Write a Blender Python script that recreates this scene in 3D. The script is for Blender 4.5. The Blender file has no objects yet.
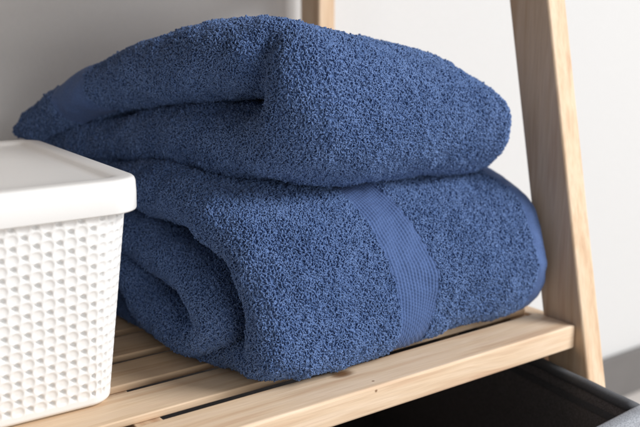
import bpy, bmesh, math, random
import numpy as np
from mathutils import Vector, Matrix, noise
from mathutils.bvhtree import BVHTree

random.seed(7)
RNG = np.random.default_rng(7)
scene = bpy.context.scene
COL = scene.collection
R = math.radians

# ------------------------------------------------------------------ helpers
def link(o, parent=None):
    COL.objects.link(o)
    if parent is not None:
        o.parent = parent
    return o

def tag(o, label=None, cat=None, group=None, kind=None):
    for k, v in (('label', label), ('category', cat), ('group', group), ('kind', kind)):
        if v:
            o[k] = v
    return o

def empty(name, loc=(0, 0, 0)):
    o = bpy.data.objects.new(name, None)
    o.empty_display_size = 0.05
    o.location = loc
    return link(o)

def mesh_obj(name, verts, faces, mat, parent=None, smooth=True):
    me = bpy.data.meshes.new(name)
    me.from_pydata([tuple(v) for v in verts], [], [tuple(f) for f in faces])
    me.validate()
    if smooth:
        me.shade_smooth()
    me.materials.append(mat)
    return link(bpy.data.objects.new(name, me), parent)

def bm_obj(name, bm, mat, parent=None, smooth=False):
    bmesh.ops.recalc_face_normals(bm, faces=bm.faces)
    me = bpy.data.meshes.new(name)
    bm.to_mesh(me)
    bm.free()
    if smooth:
        me.shade_smooth()
    me.materials.append(mat)
    return link(bpy.data.objects.new(name, me), parent)

def prism(bm, corners, bevel=0.0015, seg=3):
    """eight corners: bottom ring of four, top ring of four"""
    vs = [bm.verts.new(c) for c in corners]
    fs = [(3, 2, 1, 0), (4, 5, 6, 7), (0, 1, 5, 4), (1, 2, 6, 5), (2, 3, 7, 6), (3, 0, 4, 7)]
    faces = [bm.faces.new([vs[i] for i in f]) for f in fs]
    edges = {e for f in faces for e in f.edges}
    if bevel:
        bmesh.ops.bevel(bm, geom=list(edges), offset=bevel, segments=seg, affect='EDGES', profile=0.5)

def box(bm, x0, x1, y0, y1, z0, z1, bevel=0.0015, seg=3):
    prism(bm, [(x0, y0, z0), (x1, y0, z0), (x1, y1, z0), (x0, y1, z0),
               (x0, y0, z1), (x1, y0, z1), (x1, y1, z1), (x0, y1, z1)], bevel, seg)

# ------------------------------------------------------------------ materials
def new_mat(name):
    m = bpy.data.materials.new(name)
    m.use_nodes = True
    nt = m.node_tree
    return m, nt, nt.nodes['Principled BSDF']

def nd(nt, typ, **kw):
    n = nt.nodes.new(typ)
    for k, v in kw.items():
        setattr(n, k, v)
    return n

def mathn(nt, op, a, b=None):
    n = nd(nt, 'ShaderNodeMath', operation=op)
    for i, v in enumerate((a, b)):
        if v is None:
            continue
        if isinstance(v, (int, float)):
            n.inputs[i].default_value = v
        else:
            nt.links.new(v, n.inputs[i])
    return n.outputs[0]

def ramp(nt, fac, stops):
    r = nd(nt, 'ShaderNodeValToRGB')
    e = r.color_ramp.elements
    while len(e) < len(stops):
        e.new(0.5)
    for el, (p, c) in zip(e, stops):
        el.position = p
        el.color = (*c, 1)
    nt.links.new(fac, r.inputs[0])
    return r.outputs[0]

def mix(nt, fac, a, b, mode='MIX'):
    n = nd(nt, 'ShaderNodeMix', data_type='RGBA', blend_type=mode)
    for s, v in ((n.inputs[0], fac), (n.inputs[6], a), (n.inputs[7], b)):
        if isinstance(v, (int, float)):
            s.default_value = v
        elif isinstance(v, tuple):
            s.default_value = (*v, 1)
        else:
            nt.links.new(v, s)
    return n.outputs[2]

def wood_mat(name, axis, tint=1.0, knots=(), piece=((0.97, 0.96, 0.95), (1.0, 1.0, 1.0))):
    """pale pine: grain runs along axis (0 x, 1 y, 2 z); coordinates are metres"""
    m, nt, P = new_mat(name)
    co = nd(nt, 'ShaderNodeTexCoord').outputs['Object']
    # bend the grain slowly, and around each knot
    big = nd(nt, 'ShaderNodeTexNoise')
    big.inputs['Scale'].default_value = 3.0
    big.inputs['Detail'].default_value = 2.0
    nt.links.new(co, big.inputs['Vector'])
    warp = nd(nt, 'ShaderNodeVectorMath', operation='MULTIPLY_ADD')
    nt.links.new(big.outputs['Color'], warp.inputs[0])
    warp.inputs[1].default_value = (0.02, 0.02, 0.02)
    nt.links.new(co, warp.inputs[2])
    mp = nd(nt, 'ShaderNodeMapping')
    sc = [1.0, 1.0, 1.0]
    sc[axis] = 0.045
    mp.inputs['Scale'].default_value = sc
    nt.links.new(warp.outputs[0], mp.inputs['Vector'])
    rings = nd(nt, 'ShaderNodeTexNoise')
    rings.inputs['Scale'].default_value = 95.0
    rings.inputs['Detail'].default_value = 3.0
    rings.inputs['Roughness'].default_value = 0.55
    nt.links.new(mp.outputs[0], rings.inputs['Vector'])
    fibre = nd(nt, 'ShaderNodeTexNoise')
    fibre.inputs['Scale'].default_value = 620.0
    fibre.inputs['Detail'].default_value = 2.0
    nt.links.new(mp.outputs[0], fibre.inputs['Vector'])
    patch = nd(nt, 'ShaderNodeTexNoise')
    patch.inputs['Scale'].default_value = 14.0
    nt.links.new(mp.outputs[0], patch.inputs['Vector'])
    t = tint
    c = ramp(nt, rings.outputs['Fac'], [(0.30, (0.60 * t, 0.405 * t, 0.27 * t)), (0.47, (0.72 * t, 0.55 * t, 0.388 * t)),
                                        (0.58, (0.77 * t, 0.61 * t, 0.455 * t)), (0.75, (0.66 * t, 0.47 * t, 0.33 * t))])
    oi = nd(nt, 'ShaderNodeObjectInfo')
    c = mix(nt, 1.0, c, ramp(nt, oi.outputs['Random'], [(0.0, piece[0]), (1.0, piece[1])]), 'MULTIPLY')
    f2 = ramp(nt, fibre.outputs['Fac'], [(0.3, (0.88, 0.85, 0.82)), (0.65, (1.05, 1.05, 1.05))])
    c = mix(nt, 0.55, c, f2, 'MULTIPLY')
    f3 = ramp(nt, patch.outputs['Fac'], [(0.3, (0.90, 0.86, 0.80)), (0.7, (1.04, 1.04, 1.05))])
    c = mix(nt, 0.8, c, f3, 'MULTIPLY')
    for (p, rx, ry, rz) in knots:
        sub = nd(nt, 'ShaderNodeVectorMath', operation='SUBTRACT')
        nt.links.new(co, sub.inputs[0])
        sub.inputs[1].default_value = p
        dv = nd(nt, 'ShaderNodeVectorMath', operation='DIVIDE')
        nt.links.new(sub.outputs[0], dv.inputs[0])
        dv.inputs[1].default_value = (rx, ry, rz)
        ln = nd(nt, 'ShaderNodeVectorMath', operation='LENGTH')
        nt.links.new(dv.outputs[0], ln.inputs[0])
        wob = mathn(nt, 'ADD', ln.outputs['Value'], mathn(nt, 'MULTIPLY', mathn(nt, 'SUBTRACT', fibre.outputs['Fac'], 0.5), 0.5))
        k = ramp(nt, wob, [(0.25, (1, 1, 1)), (0.55, (0.75, 0.75, 0.75)), (0.8, (0.2, 0.2, 0.2)), (1.0, (0, 0, 0))])
        c = mix(nt, k, c, (0.20, 0.105, 0.05))
    nt.links.new(c, P.inputs['Base Color'])
    P.inputs['Roughness'].default_value = 0.55
    P.inputs['Specular IOR Level'].default_value = 0.3
    b = nd(nt, 'ShaderNodeBump')
    b.inputs['Strength'].default_value = 0.25
    b.inputs['Distance'].default_value = 0.0006
    nt.links.new(fibre.outputs['Fac'], b.inputs['Height'])
    nt.links.new(b.outputs[0], P.inputs['Normal'])
    return m

def terry_mat(name, lo, hi):
    m, nt, P = new_mat(name)
    at = nd(nt, 'ShaderNodeAttribute', attribute_name='yarn')
    c = ramp(nt, at.outputs['Fac'], [(0.0, lo), (1.0, hi)])
    nt.links.new(c, P.inputs['Base Color'])
    P.inputs['Roughness'].default_value = 0.85
    P.inputs['Specular IOR Level'].default_value = 0.15
    P.inputs['Sheen Weight'].default_value = 0.08
    P.inputs['Sheen Roughness'].default_value = 0.5
    P.inputs['Sheen Tint'].default_value = (0.55, 0.68, 1.0, 1)
    return m

def weave_mat(name, col):
    m, nt, P = new_mat(name)
    co = nd(nt, 'ShaderNodeTexCoord').outputs['Object']
    n = nd(nt, 'ShaderNodeTexNoise')
    n.inputs['Scale'].default_value = 900.0
    nt.links.new(co, n.inputs['Vector'])
    c = ramp(nt, n.outputs['Fac'], [(0.3, tuple(v * 0.8 for v in col)), (0.7, tuple(v * 1.15 for v in col))])
    nt.links.new(c, P.inputs['Base Color'])
    P.inputs['Roughness'].default_value = 0.8
    P.inputs['Specular IOR Level'].default_value = 0.2
    P.inputs['Sheen Weight'].default_value = 0.2
    P.inputs['Sheen Tint'].default_value = (0.6, 0.7, 1.0, 1)
    b = nd(nt, 'ShaderNodeBump')
    b.inputs['Strength'].default_value = 0.5
    b.inputs['Distance'].default_value = 0.0004
    nt.links.new(n.outputs['Fac'], b.inputs['Height'])
    nt.links.new(b.outputs[0], P.inputs['Normal'])
    return m

def plain_mat(name, col, rough, scale=60.0, var=0.06, bump=0.0002, spec=0.4):
    m, nt, P = new_mat(name)
    co = nd(nt, 'ShaderNodeTexCoord').outputs['Object']
    n = nd(nt, 'ShaderNodeTexNoise')
    n.inputs['Scale'].default_value = scale
    n.inputs['Detail'].default_value = 4.0
    nt.links.new(co, n.inputs['Vector'])
    c = ramp(nt, n.outputs['Fac'], [(0.3, tuple(v * (1 - var) for v in col)), (0.7, tuple(min(v * (1 + var), 0.95) for v in col))])
    nt.links.new(c, P.inputs['Base Color'])
    P.inputs['Roughness'].default_value = rough
    P.inputs['Specular IOR Level'].default_value = spec
    if bump:
        b = nd(nt, 'ShaderNodeBump')
        b.inputs['Strength'].default_value = 0.4
        b.inputs['Distance'].default_value = bump
        nt.links.new(n.outputs['Fac'], b.inputs['Height'])
        nt.links.new(b.outputs[0], P.inputs['Normal'])
    return m

M_pine_x = wood_mat('pine_along', 0, 0.97, piece=((0.84, 0.76, 0.66), (1.0, 0.98, 0.95)))
M_rail = wood_mat('pine_rail', 0, 1.06, knots=[((0.440, 0.5725, 0.0), 0.015, 0.0095, 0.012),
                                              ((0.447, 0.5345, -0.004), 0.0022, 0.002, 0.0018),
                                              ((0.452, 0.545, 0.0), 0.0018, 0.0014, 0.002)])
M_pine_y = wood_mat('pine_cross', 1, 0.95)
M_post = wood_mat('pine_post', 2, 1.0)
BLUE_LO, BLUE_HI = (0.066, 0.122, 0.278), (0.156, 0.244, 0.462)
M_terry = terry_mat('blue_terry', BLUE_LO, BLUE_HI)
M_band = weave_mat('blue_weave', (0.070, 0.122, 0.280))
M_plastic = plain_mat('white_plastic', (0.79, 0.79, 0.785), 0.38, 40, 0.01, 0.0)
M_lid = plain_mat('white_lid_plastic', (0.79, 0.787, 0.78), 0.32, 900, 0.01, 0.00005)
M_felt = plain_mat('charcoal_felt', (0.20, 0.19, 0.194), 0.95, 1200, 0.5, 0.0006, 0.1)
M_binding = plain_mat('grey_fabric', (0.12, 0.125, 0.135), 0.9, 1500, 0.3, 0.0005, 0.2)
M_wall = plain_mat('white_wall', (0.61, 0.61, 0.61), 0.9, 220, 0.012, 0.0004, 0.2)
M_base = plain_mat('taupe_baseboard', (0.15, 0.142, 0.138), 0.6, 30, 0.04, 0.0)
M_floor = plain_mat('pale_floor', (0.60, 0.56, 0.53), 0.5, 12, 0.06, 0.0)

# ------------------------------------------------------------------ setting
FLOOR = -0.46
WALL_Y = 1.03
bm = bmesh.new(); box(bm, -2.5, 5.0, WALL_Y, WALL_Y + 0.1, FLOOR - 0.05, 2.4, 0)
tag(bm_obj('wall', bm, M_wall), kind='structure')
bm = bmesh.new(); box(bm, -2.5, 5.0, WALL_Y - 0.012, WALL_Y - 0.0002, FLOOR + 0.001, -0.365, 0.002)
tag(bm_obj('baseboard', bm, M_base), kind='structure')
bm = bmesh.new(); box(bm, -2.5, 5.0, -3.0, WALL_Y + 0.1, FLOOR - 0.1, FLOOR, 0)
tag(bm_obj('floor', bm, M_floor), kind='structure')

# ------------------------------------------------------------------ shelf
XL, XR = -0.06, 0.70          # inner faces of the side frames
shelf = empty('ladder_shelf', (0.32, 0.75, FLOOR))
tag(shelf, 'pale pine ladder shelf with slatted boards holding the blue towels and white basket', 'shelf')
inv = Matrix.Translation((-0.32, -0.75, -FLOOR))

def spart(name, bm, mat):
    o = bm_obj(name, bm, mat, shelf)
    o.matrix_parent_inverse = inv
    return o

POST_W = 0.026
def front_y(z): return 0.527 + 0.207 * z
for x0 in (XR, XL - POST_W):
    bm = bmesh.new()
    z0, z1 = FLOOR + 0.001, 0.75
    a, b, d = front_y(z0), front_y(z1), 0.050
    prism(bm, [(x0, a, z0), (x0 + POST_W, a, z0), (x0 + POST_W, a + d, z0), (x0, a + d, z0),
               (x0, b, z1), (x0 + POST_W, b, z1), (x0 + POST_W, b + d, z1), (x0, b + d, z1)], 0.0025, 3)
    spart('post', bm, M_post)
    bm = bmesh.new(); box(bm, x0, x0 + POST_W, 0.962, 1.004, FLOOR + 0.001, 0.75, 0.0025)
    spart('post', bm, M_post)

for zt in (0.0, -0.26, 0.43):
    for x0 in (XR + 0.003, XL - POST_W + 0.003):
        bm = bmesh.new(); box(bm, x0, x0 + POST_W - 0.006, front_y(zt) + 0.049, 0.9615, zt - 0.075, zt - 0.006, 0.002)
        spart('side_rail', bm, M_pine_y)

def board(zt, y_first, y_end, depth_rail=0.048):
    bm = bmesh.new(); box(bm, XL + 0.0005, XR - 0.0005, y_first, y_first + depth_rail, zt - 0.024, zt, 0.0022)
    spart('front_rail', bm, M_rail if zt == 0 else M_pine_x)
    y = y_first + 0.064
    while y + 0.047 < y_end:
        bm = bmesh.new(); box(bm, XL + 0.0005, XR - 0.0005, y, y + 0.047, zt - 0.0065, zt - 0.0003, 0.0012)
        spart('slat', bm, M_pine_x)
        y += 0.0617
    for xa, xb in ((XL + 0.001, XL + 0.024), (0.262, 0.285), (XR - 0.024, XR - 0.001)):
        bm = bmesh.new(); box(bm, xa, xb, y_first + depth_rail + 0.0005, y - 0.012, zt - 0.0285, zt - 0.0068, 0.0012)
        spart('crossbar', bm, M_pine_y)
board(0.0, 0.535, 0.99)
board(-0.26, 0.535 - 0.26 * 0.207, 0.99)
board(0.43, 0.535 + 0.43 * 0.207, 0.99)      # the next board up, just above the picture

# ------------------------------------------------------------------ basket
def rrect(hx, hy, r, n_corner, n_x, n_y):
    """rounded rectangle ring, counter clockwise from the middle of the right side start; returns points and normals"""
    pts, nor = [], []
    def line(a, b, n, nv):
        for i in range(n):
            t = i / n
            pts.append((a[0] + (b[0] - a[0]) * t, a[1] + (b[1] - a[1]) * t)); nor.append(nv)
    def arc(c, a0, n):
        for i in range(n):
            t = a0 + (math.pi / 2) * i / n
            pts.append((c[0] + r * math.cos(t), c[1] + r * math.sin(t))); nor.append((math.cos(t), math.sin(t)))
    line((hx, -hy + r), (hx, hy - r), n_y, (1, 0)); arc((hx - r, hy - r), 0, n_corner)
    line((hx - r, hy), (-hx + r, hy), n_x, (0, 1)); arc((-hx + r, hy - r), math.pi / 2, n_corner)
    line((-hx, hy - r), (-hx, -hy + r), n_y, (-1, 0)); arc((-hx + r, -hy + r), math.pi, n_corner)
    line((-hx + r, -hy), (hx - r, -hy), n_x, (0, -1)); arc((hx - r, -hy + r), 1.5 * math.pi, n_corner)
    return np.array(pts), np.array(nor)

def loft(rings, closed_ends=True):
    n = len(rings[0])
    verts = np.concatenate(rings)
    faces = []
    for k in range(len(rings) - 1):
        a, b = k * n, (k + 1) * n
        for i in range(n):
            j = (i + 1) % n
            faces.append((a + i, a + j, b + j, b + i))
    if closed_ends:
        faces.append(tuple(range(n - 1, -1, -1)))
        m = (len(rings) - 1) * n
        faces.append(tuple(range(m, m + n)))
    return verts, faces

BK_HX, BK_HY, LID_Z = 0.154, 0.130, 0.1805
bk_c = (0.1340, 0.7400)
basket = empty('storage_basket', (bk_c[0], bk_c[1], 0.0))
basket.rotation_euler.z = R(-1.5)
tag(basket, 'white plastic storage basket with dimpled woven look sides and a smooth lid beside the towels', 'basket')

def smooth01(t):
    t = np.clip(t, 0, 1); return t * t * (3 - 2 * t)

PX, PZ = 0.0166, 0.0074        # pattern pitch: discs across, rows up
def basket_body():
    H = 0.168
    nz = 190
    rings = []
    hx0, hy0, r0 = BK_HX - 0.004, BK_HY - 0.006, 0.038
    P0, N0 = rrect(hx0, hy0, r0, 56, 300, 280)
    seg = np.linalg.norm(np.roll(P0, -1, 0) - P0, axis=1)
    u = np.concatenate([[0], np.cumsum(seg)[:-1]])
    tot = seg.sum()
    nper = round(tot / PX)
    u = u * (nper * PX / tot)
    for k in range(nz + 1):
        v = H * k / nz
        taper = 0.019 * (1 - v / 0.155)
        P = P0 - N0 * taper
        foot = 0.0045 * (1 - min(v / 0.0045, 1)) ** 2        # rounded foot
        # raised discs in a chequered lattice, pits between them
        d = np.zeros_like(u)
        g = np.zeros_like(u)
        best = np.full_like(u, 9.0)
        pit = np.full_like(u, 9.0)
        row = (v - 0.0115) / PZ
        for jr in (math.floor(row) - 1, math.floor(row), math.floor(row) + 1, math.floor(row) + 2):
            off = (jr % 2) * 0.5
            uu = u / PX - off
            du = (uu - np.round(uu)) * PX
            dv = v - 0.0115 - jr * PZ
            best = np.minimum(best, np.sqrt((du / 1.05) ** 2 + (dv / 0.98) ** 2))
            uu = u / PX - off - 0.5
            du = (uu - np.round(uu)) * PX
            pit = np.minimum(pit, np.sqrt(du ** 2 + (dv - 0.0006) ** 2))
        g = 0.0007 * np.sqrt(np.clip(1 - (best / 0.0078) ** 3, 0, 1)) - 0.0007 * np.exp(-(best / 0.0034) ** 4)
        g += 0.0005 * np.exp(-((best - 0.0047) / 0.0008) ** 2)
        g -= 0.0034 * np.exp(-(pit / 0.00185) ** 4)
        band = smooth01((v - 0.0075) / 0.0025)
        disp = g * band + 0.0011 * (1 - band)
        Q = P + N0 * (disp - foot)[:, None]
        rings.append(np.column_stack([Q, np.full(len(Q), v + 0.0004)]))
    v, f = loft(rings)
    return mesh_obj('basket_body', v, f, M_plastic, basket)
basket_body()

def basket_lid():
    prof = [(0.006, -0.0240), (0.0005, -0.0250), (0.0000, -0.0240), (-0.0003, -0.0120), (0.0000, -0.0040), (0.0008, -0.0016),
            (0.0022, -0.0004), (0.0042, 0.0), (0.0110, 0.0002), (0.0150, 0.0), (0.0175, -0.0008), (0.0200, -0.0022), (0.0225, -0.0030), (0.0260, -0.0033),
            (0.05, -0.0030), (0.10, -0.0026)]
    rings = []
    for ins, dz in prof:
        r = max(0.026 - ins, 0.006)
        P, N = rrect(BK_HX - ins, BK_HY - ins, r, 14, 24, 24)
        rings.append(np.column_stack([P, np.full(len(P), LID_Z + dz)]))
    v, f = loft(rings)
    return mesh_obj('lid', v, f, M_lid, basket)
basket_lid()

# ------------------------------------------------------------------ fabric drawer below
def drawer():
    root = empty('fabric_drawer', (0.695, 0.575, -0.2595))
    root.rotation_euler.z = R(-7.0)
    tag(root, 'open charcoal fabric drawer pulled out under the slatted shelf', 'drawer')
    # local frame: right rim along +y up to y=0, front at y=-0.135, x from -0.62 to 0
    W, F, B, Hh = 0.60, -0.130, 0.30, 0.216
    def panel(name, x0, x1, y0, y1, z0, z1, mat, bev=0.002):
        b_ = bmesh.new(); box(b_, x0, x1, y0, y1, z0, z1, bev)
        return bm_obj(name, b_, mat, root)
    t = 0.007
    panel('side_panel', -t, 0, F, B, 0.0, Hh - 0.004, M_felt)
    panel('side_panel', -W, -W + t, F, B, 0.0, Hh - 0.004, M_felt)
    panel('back_panel', -W + t, -t, B - t, B, 0.0, Hh - 0.004, M_felt)
    panel('seam_tape', -t - 0.0012, -t - 0.0002, F + 0.012, B - 0.012, Hh - 0.026, Hh - 0.019, M_binding, 0.0003)
    panel('base_panel', -W + t, -t, F + t, B - t, 0.0, t, M_felt)
    # rounded binding over the rim
    n = 10
    def tube(name, a, b_, rad, mat, steps=60):
        a, b_ = Vector(a), Vector(b_)
        ax = (b_ - a).normalized(); s = ax.cross(Vector((0, 0, 1))).normalized(); u = Vector((0, 0, 1))
        vs, fs = [], []
        for i in range(steps + 1):
            c = a.lerp(b_, i / steps)
            wob = Vector((0, 0, 1)) * 0.0012 * noise.noise(Vector((i * 0.21, rad * 900, 3.1)))
            for k in range(n):
                an = 2 * math.pi * k / n
                vs.append(c + wob + s * (rad * 1.0 * math.cos(an)) + u * (rad * 0.85 * math.sin(an)))
        for i in range(steps):
            for k in range(n):
                k2 = (k + 1) % n
                fs.append((i * n + k, i * n + k2, (i + 1) * n + k2, (i + 1) * n + k))
        fs += [tuple(range(n - 1, -1, -1)), tuple(range(steps * n, steps * n + n))]
        return mesh_obj(name, vs, fs, mat, root)
    tube('rim_binding', (-t / 2, F, Hh - 0.005), (-t / 2, B, Hh - 0.005), 0.0065, M_binding)
    tube('rim_binding', (-W + t / 2, F, Hh - 0.005), (-W + t / 2, B, Hh - 0.005), 0.0065, M_binding)
    # the front, bulging a little in the middle: a dark inside panel and a padded pale flap
    def bulged(name, prof, xa, xb, mat, nx=40):
        vs, fs = [], []
        k = len(prof)
        for i in range(nx + 1):
            x = xa + (xb - xa) * i / nx
            bul = -0.040 * math.sin(math.pi * min(max(-x / W, 0), 1))
            for dy, zz in prof:
                vs.append((x, F + dy + bul, zz))
        for i in range(nx):
            for a in range(k):
                b2 = (a + 1) % k
                fs.append((i * k + a, i * k + b2, (i + 1) * k + b2, (i + 1) * k + a))
        fs += [tuple(range(k - 1, -1, -1)), tuple(range(nx * k, nx * k + k))]
        mesh_obj(name, vs, fs, mat, root)
    bulged('front_panel', [(0.0, 0.002), (0.0, Hh - 0.014), (0.004, Hh - 0.012), (0.006, Hh - 0.014), (0.006, 0.002)], -t, -W + t, M_felt)
    bulged('front_flap', [(-0.016, 0.002), (-0.018, 0.10), (-0.017, Hh - 0.006), (-0.0155, Hh - 0.0015), (-0.012, Hh), (-0.004, Hh), (-0.001, Hh - 0.0015),
                          (-0.0003, Hh - 0.006), (-0.0003, 0.10), (-0.0003, 0.002)], 0.003, -W - 0.002, M_front)
M_front = plain_mat('pale_grey_fabric', (0.30, 0.315, 0.345), 0.9, 700, 0.35, 0.0005, 0.2)
drawer()

# ------------------------------------------------------------------ towels
def catmull(cps, step):
    """cps rows: y z T xl xr; resample evenly along the y z path"""
    c = np.array(cps, float)
    c = np.vstack([2 * c[0] - c[1], c, 2 * c[-1] - c[-2]])
    out = []
    for i in range(1, len(c) - 2):
        p0, p1, p2, p3 = c[i - 1:i + 3]
        for t in np.linspace(0, 1, 60, endpoint=False):
            out.append(0.5 * ((2 * p1) + (-p0 + p2) * t + (2 * p0 - 5 * p1 + 4 * p2 - p3) * t * t + (-p0 + 3 * p1 - 3 * p2 + p3) * t ** 3))
    out.append(c[-2])
    out = np.array(out)
    d = np.concatenate([[0], np.cumsum(np.linalg.norm(np.diff(out[:, :2], axis=0), axis=1))])
    n = int(d[-1] / step)
    s = np.linspace(0, d[-1], n + 1)
    return np.column_stack([np.interp(s, d, out[:, k]) for k in range(out.shape[1])])

class Ribbon:
    """a thick folded cloth: a path in the y z plane, a rounded section across x"""
    def __init__(self, cps, side, deform, seed, lip=1.4, step=0.0019):
        S = catmull(cps, step)
        self.S = S
        n = len(S)
        T = np.gradient(S[:, :2], axis=0)
        T /= np.linalg.norm(T, axis=1)[:, None]
        # smooth the tangent a little so tight turns stay clean
        for _ in range(6):
            T = (np.roll(T, 1, 0) + T * 2 + np.roll(T, -1, 0)); T[0] = T[1]; T[-1] = T[-2]
            T /= np.linalg.norm(T, axis=1)[:, None]
        N = side * np.column_stack([-T[:, 1], T[:, 0]])          # outward normal in y z
        thick = S[:, 2].copy()
        k = 9                                                    # round both path ends off
        for i in range(k):
            f = math.sqrt(max(1 - (1 - (i + 0.4) / k) ** 2, 0.02))
            thick[i] *= f; thick[-1 - i] *= f
        W = 0.31
        nf = int(W / step)                                        # points on each flat
        na = 32                                                   # points on each lip
        # section parameters: (edge, along, across) with flats and lips
        e = []
        for i in range(nf): e.append(('f', i / nf, 1))
        for i in range(na): e.append(('r', i / na, 0))
        for i in range(nf): e.append(('f', 1 - i / nf, -1))
        for i in range(na): e.append(('l', i / na, 0))
        m = len(e)
        self.nf, self.na, self.m, self.n = nf, na, m, n
        G = np.zeros((n, m, 3))
        for i in range(n):
            y, z, _, xl, xr = S[i]
            h = thick[i] / 2
            rl, rrad = h * lip, min(h, 0.018)
            a0, a1 = xl + rl, xr - rrad
            xs = np.empty(m); hs = np.empty(m)
            t = np.arange(nf) / nf
            xs[:nf] = a0 + (a1 - a0) * t; hs[:nf] = h
            an = math.pi / 2 - np.pi * np.arange(na) / na
            xs[nf:nf + na] = a1 + rrad * np.cos(an); hs[nf:nf + na] = h * np.sin(an)
            xs[nf + na:2 * nf + na] = a1 + (a0 - a1) * t; hs[nf + na:2 * nf + na] = -h
            an = -math.pi / 2 - np.pi * np.arange(na) / na
            xs[2 * nf + na:] = a0 + rl * np.cos(an); hs[2 * nf + na:] = h * np.sin(an)
            G[i, :, 0] = xs
            G[i, :, 1] = y + N[i, 0] * hs
            G[i, :, 2] = z + N[i, 1] * hs
        deform(G, self)
        self.G = G
        self.normals()
        # lumps and soft creases along the normal
        fl = G.reshape(-1, 3); nv = self.N.reshape(-1, 3)
        dis = np.empty(len(fl))
        o = Vector((seed * 3.7, seed * 1.3, 0))
        for q, p in enumerate(fl):
            v = Vector(p)
            dis[q] = 0.0050 * noise.noise(v * 14 + o) + 0.0024 * noise.noise(v * 38 + o) + 0.0011 * noise.noise(v * 90 + o)
        self.G = (fl + nv * dis[:, None]).reshape(G.shape)
        self.G[..., 2] = np.maximum(self.G[..., 2], 0.0006)
        self.normals()
    def normals(self):
        G = self.G
        ds = np.gradient(G, axis=0)
        du = np.roll(G, -1, 1) - np.roll(G, 1, 1)
        c = np.cross(du, ds)
        c /= np.maximum(np.linalg.norm(c, axis=2), 1e-12)[..., None]
        # outward: away from the section centre
        cen = G.mean(axis=1, keepdims=True)
        s = np.sign(np.median(np.sum(c * (G - cen), axis=2)))
        self.N = c * s
    def quads(self):
        n, m = self.n, self.m
        i = np.arange(n - 1)[:, None]; j = np.arange(m)[None, :]
        j2 = (j + 1) % m
        return np.stack([i * m + j, i * m + j2, (i + 1) * m + j2, (i + 1) * m + j], -1).reshape(-1, 4)
    def at(self, fi, fj):
        """bilinear position and normal at float grid indices (arrays)"""
        i0 = np.clip(np.floor(fi).astype(int), 0, self.n - 2); a = (fi - i0)[..., None]
        j0 = np.floor(fj).astype(int); b = (fj - j0)[..., None]
        j1 = (j0 + 1) % self.m; j0 = j0 % self.m
        def s(A): return (A[i0, j0] * (1 - a) * (1 - b) + A[i0 + 1, j0] * a * (1 - b) + A[i0, j1] * (1 - a) * b + A[i0 + 1, j1] * a * b)
        N = s(self.N)
        return s(self.G), N / np.linalg.norm(N, axis=-1, keepdims=True)

CAM = Vector((0, 0, 0.30))
VIEWS = [CAM, Vector((-0.25, 0.12, 0.32)), Vector((0.30, -0.18, 0.32)), Vector((0.02, -0.02, 0.52)), Vector((0.75, -0.2, 0.4))]

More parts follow.
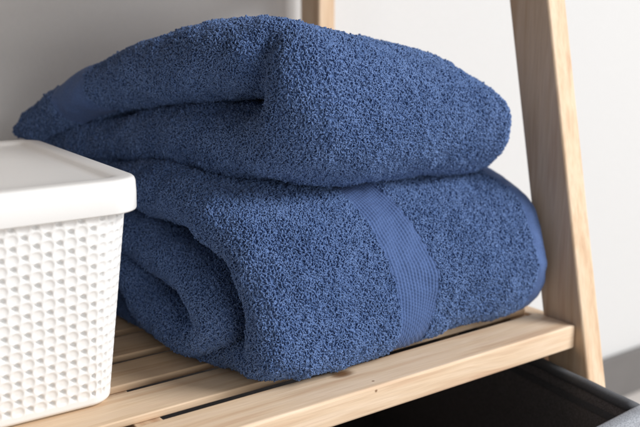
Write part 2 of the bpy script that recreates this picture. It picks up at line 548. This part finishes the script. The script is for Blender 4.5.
PITCH = 0.00155
def loops_for(rib, keep_mask, bvh, seed):
    """one curled yarn loop per kept grid cell"""
    rng = np.random.default_rng(seed)
    n, m = rib.n, rib.m
    ii, jj = np.meshgrid(np.arange(n - 1), np.arange(m), indexing='ij')
    A_ = rib.G; A2 = np.roll(A_, -1, 1)
    area_ = np.linalg.norm(np.cross(A2[:-1] - A_[:-1], A_[1:] - A_[:-1]), axis=2)
    cnt = np.floor(area_ / PITCH ** 2 + rng.random(area_.shape)).astype(int) * keep_mask
    cnt = np.minimum(cnt, 6)
    ii = np.repeat(ii.ravel(), cnt.ravel()); jj = np.repeat(jj.ravel(), cnt.ravel())
    fi = ii + rng.random(len(ii)); fj = jj + rng.random(len(ii))
    P, N = rib.at(fi, fj)
    ok = np.zeros(len(P), bool)
    off = P + N * 0.004
    fac = np.zeros((len(VIEWS), len(P)), bool)
    for q, v in enumerate(VIEWS):
        d = np.array(v) - P
        d /= np.linalg.norm(d, axis=1)[:, None]
        fac[q] = np.sum(d * N, axis=1) > -0.30
    for k in range(len(P)):
        o = Vector(off[k])
        for q, v in enumerate(VIEWS):
            if fac[q, k]:
                d = v - o
                if bvh.ray_cast(o, d, d.length)[0] is None:
                    ok[k] = True
                    break
    P, N = P[ok], N[ok]
    L = len(P)
    # a slowly turning lay of the pile plus a strong random part
    lay = np.empty((L, 3))
    for k in range(L):
        lay[k] = noise.noise_vector(Vector(P[k]) * 95) * 1.0
    lay += rng.normal(0, 0.45, (L, 3))
    lay[:, 2] -= 0.15
    lay -= N * np.sum(lay * N, axis=1)[:, None]
    t = rng.normal(0, 1, (L, 3)); t -= N * np.sum(t * N, axis=1)[:, None]
    t /= np.linalg.norm(t, axis=1)[:, None]
    b = np.cross(N, t)
    tuft = np.array([noise.noise(Vector(p) * 170) + 0.6 * noise.noise(Vector(p) * 420) for p in P])
    Hh = rng.uniform(0.0017, 0.0027, L) * (1 + 0.45 * tuft)
    Hh = Hh * np.where(rng.random(L) < 0.05, 1.35, 1.0)
    a = rng.uniform(0.0007, 0.0013, L)
    rad = rng.uniform(0.00045, 0.00060, L)
    tw = rng.uniform(-1.3, 1.3, L)
    lean = np.clip(np.linalg.norm(lay, axis=1), 0, 1.1)
    lay = lay / np.maximum(np.linalg.norm(lay, axis=1), 1e-9)[:, None] * (lean * 0.0015)[:, None]
    K = 8
    cen = np.empty((K, L, 3))
    for k in range(K):
        th = math.pi * (-0.05 + 1.1 * k / (K - 1))
        c, s = math.cos(th), math.sin(th)
        wob = 1.0 + 0.45 * s                                      # loops belly out towards the top
        tt = t * np.cos(tw * s)[:, None] + b * np.sin(tw * s)[:, None]
        cen[k] = P + tt * (a * c * wob)[:, None] + N * (Hh * s - 0.0003)[:, None] + lay * max(s, 0) ** 1.2
    tan = np.gradient(cen, axis=0)
    tan /= np.linalg.norm(tan, axis=2)[..., None]
    ref = np.broadcast_to(b, tan.shape)
    s1 = np.cross(tan, ref); s1 /= np.maximum(np.linalg.norm(s1, axis=2), 1e-9)[..., None]
    s2 = np.cross(tan, s1)
    C = 4
    V = np.empty((L, K, C, 3))
    for q in range(C):
        an = 2 * math.pi * q / C
        V[:, :, q] = np.swapaxes(cen + (s1 * math.cos(an) + s2 * math.sin(an)) * rad[None, :, None], 0, 1)
    V = V.reshape(-1, 3)
    base = (np.arange(L) * K * C)[:, None, None]
    k = np.arange(K - 1)[None, :, None]; q = np.arange(C)[None, None, :]; q2 = (q + 1) % C
    F = np.stack([base + k * C + q, base + k * C + q2, base + (k + 1) * C + q2, base + (k + 1) * C + q], -1).reshape(-1, 4)
    fade = np.array([noise.noise(Vector(p) * 22) * 0.5 + noise.noise(Vector(p) * 60) * 0.35 for p in P])
    yarn = np.repeat(np.clip(rng.normal(0.5, 0.22, L) + 0.45 * fade, 0, 1), K * C)
    print('loops', L)
    return V, F, yarn

def quad_mesh(name, V, F, mat, attr=None):
    me = bpy.data.meshes.new(name)
    me.vertices.add(len(V)); me.vertices.foreach_set('co', V.astype(np.float32).ravel())
    me.loops.add(len(F) * 4); me.loops.foreach_set('vertex_index', F.astype(np.int32).ravel())
    me.polygons.add(len(F))
    me.polygons.foreach_set('loop_start', np.arange(0, len(F) * 4, 4, dtype=np.int32))
    me.polygons.foreach_set('loop_total', np.full(len(F), 4, np.int32))
    me.update(calc_edges=True)
    if attr is not None:
        at = me.attributes.new('yarn', 'FLOAT', 'POINT')
        at.data.foreach_set('value', attr.astype(np.float32))
    me.shade_smooth()
    me.materials.append(mat)
    return me

def strip(rib, fi0, fi1, fj_fun, w_n, name, mat, parent, height, step=0.0005, s_step=0.0006):
    """a woven strip lying on the ribbon surface; fj_fun(i) gives its two edge columns"""
    nl = int((fi1 - fi0) * 0.0019 / s_step)
    fi = np.linspace(fi0, fi1, nl)
    e0, e1 = fj_fun(fi)
    t = np.linspace(0, 1, w_n)
    FJ = e0[:, None] + (e1 - e0)[:, None] * t[None]
    FI = np.repeat(fi[:, None], w_n, 1)
    P, N = rib.at(FI, FJ)
    vlen = FI * 0.0019
    h = height(t[None] * np.ones_like(vlen), vlen)
    V = (P + N * h[..., None]).reshape(-1, 3)
    i = np.arange(nl - 1)[:, None]; j = np.arange(w_n - 1)[None]
    F = np.stack([i * w_n + j, i * w_n + j + 1, (i + 1) * w_n + j + 1, (i + 1) * w_n + j], -1).reshape(-1, 4)
    o = bpy.data.objects.new(name, quad_mesh(name, V, F, mat))
    link(o, parent)
    return o

# --- lower towel: doubled, folded over and turned in again
def def_low(G, rb):
    x, y, z = G[..., 0], G[..., 1], G[..., 2]
    u = np.clip((x - 0.36) / 0.33, -0.2, 1.1)
    # pressed lower towards the right, soft overhang at the front
    G[..., 2] = z * (1 - 0.045 * smooth01(u))
    low_z = np.clip((0.06 - z) / 0.05, 0, 1) * np.clip((0.68 - y) / 0.06, 0, 1)
    corner = smooth01((0.405 - x) / 0.055)
    G[..., 1] = y + 0.011 * smooth01((x - 0.44) / 0.14) * low_z + 0.013 * corner * low_z
    G[..., 2] += 0.004 * corner * low_z
low_cp = [  # y z T xl xr
    (0.895, 0.088, 0.026, 0.345, 0.680), (0.925, 0.052, 0.028, 0.342, 0.681), (0.885, 0.018, 0.024, 0.340, 0.682), (0.80, 0.014, 0.022, 0.342, 0.684), (0.72, 0.013, 0.023, 0.346, 0.686), (0.635, 0.014, 0.027, 0.352, 0.688),
    (0.583, 0.022, 0.033, 0.359, 0.690), (0.577, 0.050, 0.034, 0.358, 0.694), (0.586, 0.084, 0.036, 0.354, 0.695),
    (0.613, 0.110, 0.042, 0.354, 0.700), (0.662, 0.127, 0.046, 0.350, 0.700), (0.740, 0.138, 0.046, 0.346, 0.694), (0.820, 0.138, 0.040, 0.342, 0.688),
    (0.890, 0.132, 0.036, 0.338, 0.686), (0.918, 0.114, 0.032, 0.334, 0.684), (0.890, 0.096, 0.036, 0.332, 0.682), (0.820, 0.095, 0.040, 0.336, 0.680),
    (0.745, 0.085, 0.040, 0.340, 0.680), (0.680, 0.072, 0.038, 0.340, 0.680), (0.638, 0.053, 0.036, 0.340, 0.680), (0.626, 0.040, 0.034, 0.338, 0.680),
    (0.648, 0.027, 0.034, 0.336, 0.680), (0.697, 0.027, 0.036, 0.332, 0.680), (0.736, 0.034, 0.037, 0.330, 0.680), (0.763, 0.053, 0.032, 0.330, 0.680), (0.802, 0.065, 0.026, 0.332, 0.680), (0.845, 0.068, 0.024, 0.334, 0.680), (0.885, 0.068, 0.022, 0.332, 0.680)]
low = Ribbon(low_cp, +1, def_low, 3)

# --- upper towel: folded once, fold to the front
def def_top(G, rb):
    x, y, z = G[..., 0], G[..., 1], G[..., 2]
    u = np.clip((x - 0.39) / 0.27, -0.3, 1.1)
    s = smooth01(u)
    z0 = 0.155
    G[..., 2] = z0 - 0.009 * s + (z - z0) * (1 - 0.13 * s)
    G[..., 1] = y + 0.018 * s * np.clip((0.75 - y) / 0.1, 0, 1)
    sh = smooth01((x - 0.56) / 0.12) * smooth01((z - 0.19) / 0.09)
    G[..., 2] -= 0.028 * sh
    G[..., 2] += 0.005 * np.exp(-((x - 0.43) / 0.05) ** 2) * smooth01((z - 0.2) / 0.08)
    G[..., 2] -= 0.011 * smooth01((x - 0.40) / 0.08) * np.clip((0.70 - y) / 0.06, 0, 1) * np.clip((0.25 - z) / 0.06, 0, 1)
    # dent at the front left corner of the fold
    pl = [(0.69, 0.220), (0.652, 0.224), (0.630, 0.238), (0.620, 0.258), (0.622, 0.275)]
    dm = np.full(x.shape, 9.0)
    for (ya, za), (yb, zb) in zip(pl[:-1], pl[1:]):
        L2 = (yb - ya) ** 2 + (zb - za) ** 2
        t = np.clip(((y - ya) * (yb - ya) + (z - za) * (zb - za)) / L2, 0, 1)
        dm = np.minimum(dm, np.hypot(y - ya - t * (yb - ya), z - za - t * (zb - za)))
    d = np.exp(-(dm / 0.015) ** 2) * smooth01((0.455 - x) / 0.04)
    G[..., 0] += 0.012 * d
    G[..., 1] += 0.006 * d
top_cp = [
    (0.955, 0.164, 0.024, 0.318, 0.655), (0.87, 0.172, 0.040, 0.335, 0.660), (0.75, 0.187, 0.056, 0.366, 0.664), (0.67, 0.190, 0.061, 0.386, 0.680),
    (0.622, 0.200, 0.062, 0.393, 0.677), (0.606, 0.228, 0.062, 0.393, 0.668), (0.622, 0.252, 0.062, 0.390, 0.667), (0.670, 0.258, 0.062, 0.376, 0.665),
    (0.750, 0.249, 0.060, 0.356, 0.662), (0.830, 0.230, 0.053, 0.334, 0.660), (0.895, 0.205, 0.040, 0.312, 0.656), (0.945, 0.178, 0.026, 0.298, 0.652)]
top = Ribbon(top_cp, +1, def_top, 8)

# which side of the section is the outside of the fold?
def outer_is_first(rib):
    i = np.argmin(rib.S[:, 0])
    return rib.G[i, rib.nf // 2, 1] < rib.G[i, rib.nf + rib.na + rib.nf // 2, 1]
print('outer first', outer_is_first(low), outer_is_first(top))

bv = np.concatenate([low.G.reshape(-1, 3), top.G.reshape(-1, 3)])
bq = np.concatenate([low.quads(), top.quads() + low.n * low.m])
BVH = BVHTree.FromPolygons([tuple(v) for v in bv], [tuple(int(a) for a in f) for f in bq])

# columns of the woven band on the lower towel (outer flat), by path index
s_low = low.S
front_i = int(np.argmin(np.where(np.arange(low.n) < low.n * 0.5, s_low[:, 0], 9)))
def band_cols(fi):
    S = s_low
    z = np.interp(fi, np.arange(low.n), S[:, 1]); y = np.interp(fi, np.arange(low.n), S[:, 0])
    lean = 0.490 - 0.022 * smooth01((z - 0.045) / 0.11)
    wid = 0.040 + 0.012 * smooth01(z / 0.075) - 0.004 * smooth01((z - 0.08) / 0.06)
    xl = np.interp(fi, np.arange(low.n), S[:, 3]) + 0.018; xr = np.interp(fi, np.arange(low.n), S[:, 4]) - 0.016
    return (lean - xl) / (xr - xl) * low.nf, (lean + wid - xl) / (xr - xl) * low.nf
i_back = int(np.argmax(np.where(np.arange(low.n) < low.n * 0.62, s_low[:, 0] * (s_low[:, 1] > 0.1), 0)))
rows = np.arange(low.n - 1)
i_start = int(np.argmin(np.abs(s_low[:low.n // 3, 0] - 0.80) + (s_low[:low.n // 3, 1] > 0.03) * 9))
c0, c1 = band_cols(rows + 0.5)
keep_low = np.ones((low.n - 1, low.m), bool)
J = np.arange(low.m)[None]
jit = RNG.normal(0, 0.5, (low.n - 1, 2))
on_band = (J > c0[:, None] + 0.2 + jit[:, :1]) & (J < c1[:, None] - 1.2 + jit[:, 1:]) & (rows[:, None] < i_back) & (rows[:, None] >= i_start)
keep_low &= ~on_band
hem0 = low.nf - 4                                                   # last few columns and the whole right lip
keep_low &= ~((J >= hem0) & (J < low.nf + low.na) & (rows[:, None] < i_back) & (rows[:, None] >= i_start))

keep_top = np.ones((top.n - 1, top.m), bool)
top_rows = np.arange(top.n - 1)
ib0 = int(np.argmin(np.abs(top.S[:, 0] - 0.836) + (top.S[:, 1] < 0.195) * 9))
ib1 = int(np.argmin(np.abs(top.S[:, 0] - 0.880) + (top.S[:, 1] < 0.185) * 9))
Jt = np.arange(top.m)[None]
keep_top &= ~((top_rows[:, None] > ib0) & (top_rows[:, None] < ib1) & ((Jt < top.nf) | (Jt >= 2 * top.nf + top.na)))

GROUP = 'blue bath towels stacked on the shelf'
def build_towel(rib, keep, seed, label):
    V, F, yarn = loops_for(rib, keep, BVH, seed)
    base = rib.G.reshape(-1, 3)
    q = rib.quads()
    caps = []
    # close the two path ends with a strip across the section
    nf, na, m, n = rib.nf, rib.na, rib.m, rib.n
    VV = np.concatenate([base, V]); FF = np.concatenate([q, F + len(base)])
    yy = np.concatenate([np.full(len(base), 0.25), yarn])  # ground cloth darker than its loops: shade of the gaps put into the colour
    extra = []
    for i in (0, n - 1):
        for j in range(nf - 1):
            extra.append((i * m + j, i * m + j + 1, i * m + (2 * nf + na - 1 - j - 1) % m, i * m + (2 * nf + na - 1 - j)))
    FF = np.concatenate([FF, np.array(extra)])
    o = bpy.data.objects.new('bath_towel', quad_mesh('bath_towel', VV, FF, M_terry, yy))
    link(o)
    tag(o, label, 'towel', GROUP)
    return o

towel_low = build_towel(low, keep_low, 11, 'lower blue bath towel with a ribbed woven band, lying on the pine slats')
towel_top = build_towel(top, keep_top, 12, 'upper blue terry bath towel folded flat on top of the other towel')

def weave_h(t, v):
    w = 0.049
    x = t * w
    edge = np.clip(np.minimum(t, 1 - t) / 0.05, 0, 1)
    rib_ = 0.5 + 0.5 * np.cos(2 * np.pi * (x / 0.0033 - v / 0.11))
    bead = 0.5 + 0.5 * np.cos(2 * np.pi * (v / 0.0028 + np.round(x / 0.0033 - v / 0.11) * 0.5))
    return 0.0006 + 0.0010 * rib_ ** 0.7 * (0.35 + 0.65 * bead) * edge
strip(low, i_start, i_back, band_cols, 110, 'woven_band', M_band, towel_low, weave_h)
def hem_h(t, v):
    ridge = np.exp(-((t - 0.22) / 0.05) ** 2) * 0.8
    st = 0.5 + 0.5 * np.cos(2 * np.pi * v / 0.003)
    return 0.0010 + 0.0009 * np.clip(np.minimum(t, 1 - t) / 0.06, 0, 1) - 0.0009 * ridge * (0.4 + 0.6 * st)
strip(low, i_start, i_back, lambda fi: (np.full_like(fi, hem0 - 0.5), np.full_like(fi, low.nf + low.na - 1.0)), 60, 'hem', M_band, towel_low, hem_h)
def flat_h(t, v):
    return 0.0017 + 0.0003 * np.cos(2 * np.pi * t * 0.33 / 0.003) * np.cos(2 * np.pi * v / 0.0036)
strip(top, ib0, ib1, lambda fi: (np.full_like(fi, -top.na + 1.0), np.full_like(fi, top.nf - 2.0)), 420, 'woven_band', M_band, towel_top, flat_h)

# ------------------------------------------------------------------ light
world = bpy.data.worlds.new('World')
scene.world = world
world.use_nodes = True
bg = world.node_tree.nodes['Background']
bg.inputs[0].default_value = (1.0, 0.975, 0.955, 1)
bg.inputs[1].default_value = 0.14

def area(name, loc, target, sx, sy, power, col, spread=180):
    l = bpy.data.lights.new(name, 'AREA')
    l.shape = 'RECTANGLE'; l.size = sx; l.size_y = sy; l.energy = power; l.color = col
    l.spread = R(spread)
    o = bpy.data.objects.new(name, l)
    o.location = loc
    o.rotation_euler = (Vector(target) - Vector(loc)).to_track_quat('-Z', 'Y').to_euler()
    return link(o)
area('window_light', (4.30, -3.70, 3.75), (0.5, 0.75, 0.1), 3.0, 3.0, 570, (1.0, 1.0, 1.0))
area('room_fill', (0.55, -2.5, 0.55), (0.45, 0.9, 0.15), 1.8, 1.2, 31, (1.0, 0.985, 0.97))

# ------------------------------------------------------------------ camera
cam = bpy.data.cameras.new('camera')
cam.sensor_width = 36.0
cam.lens = 910.0 / 640.0 * 36.0
cam.clip_start = 0.02
cam.clip_end = 50
cam.dof.use_dof = True
cam.dof.focus_distance = 0.735
cam.dof.aperture_fstop = 5.6
co = bpy.data.objects.new('camera', cam)
co.location = CAM
yaw, pitch = R(36.1), math.atan2(203, 910)
fw = Vector((math.sin(yaw) * math.cos(pitch), math.cos(yaw) * math.cos(pitch), -math.sin(pitch)))
co.rotation_euler = fw.to_track_quat('-Z', 'Y').to_euler()
link(co)
scene.camera = co

scene.render.engine = 'CYCLES'
scene.cycles.use_denoising = True
scene.cycles.max_bounces = 8
scene.view_settings.view_transform = 'Standard'
scene.view_settings.look = 'None'
scene.view_settings.exposure = 0.0
scene.view_settings.gamma = 1.0
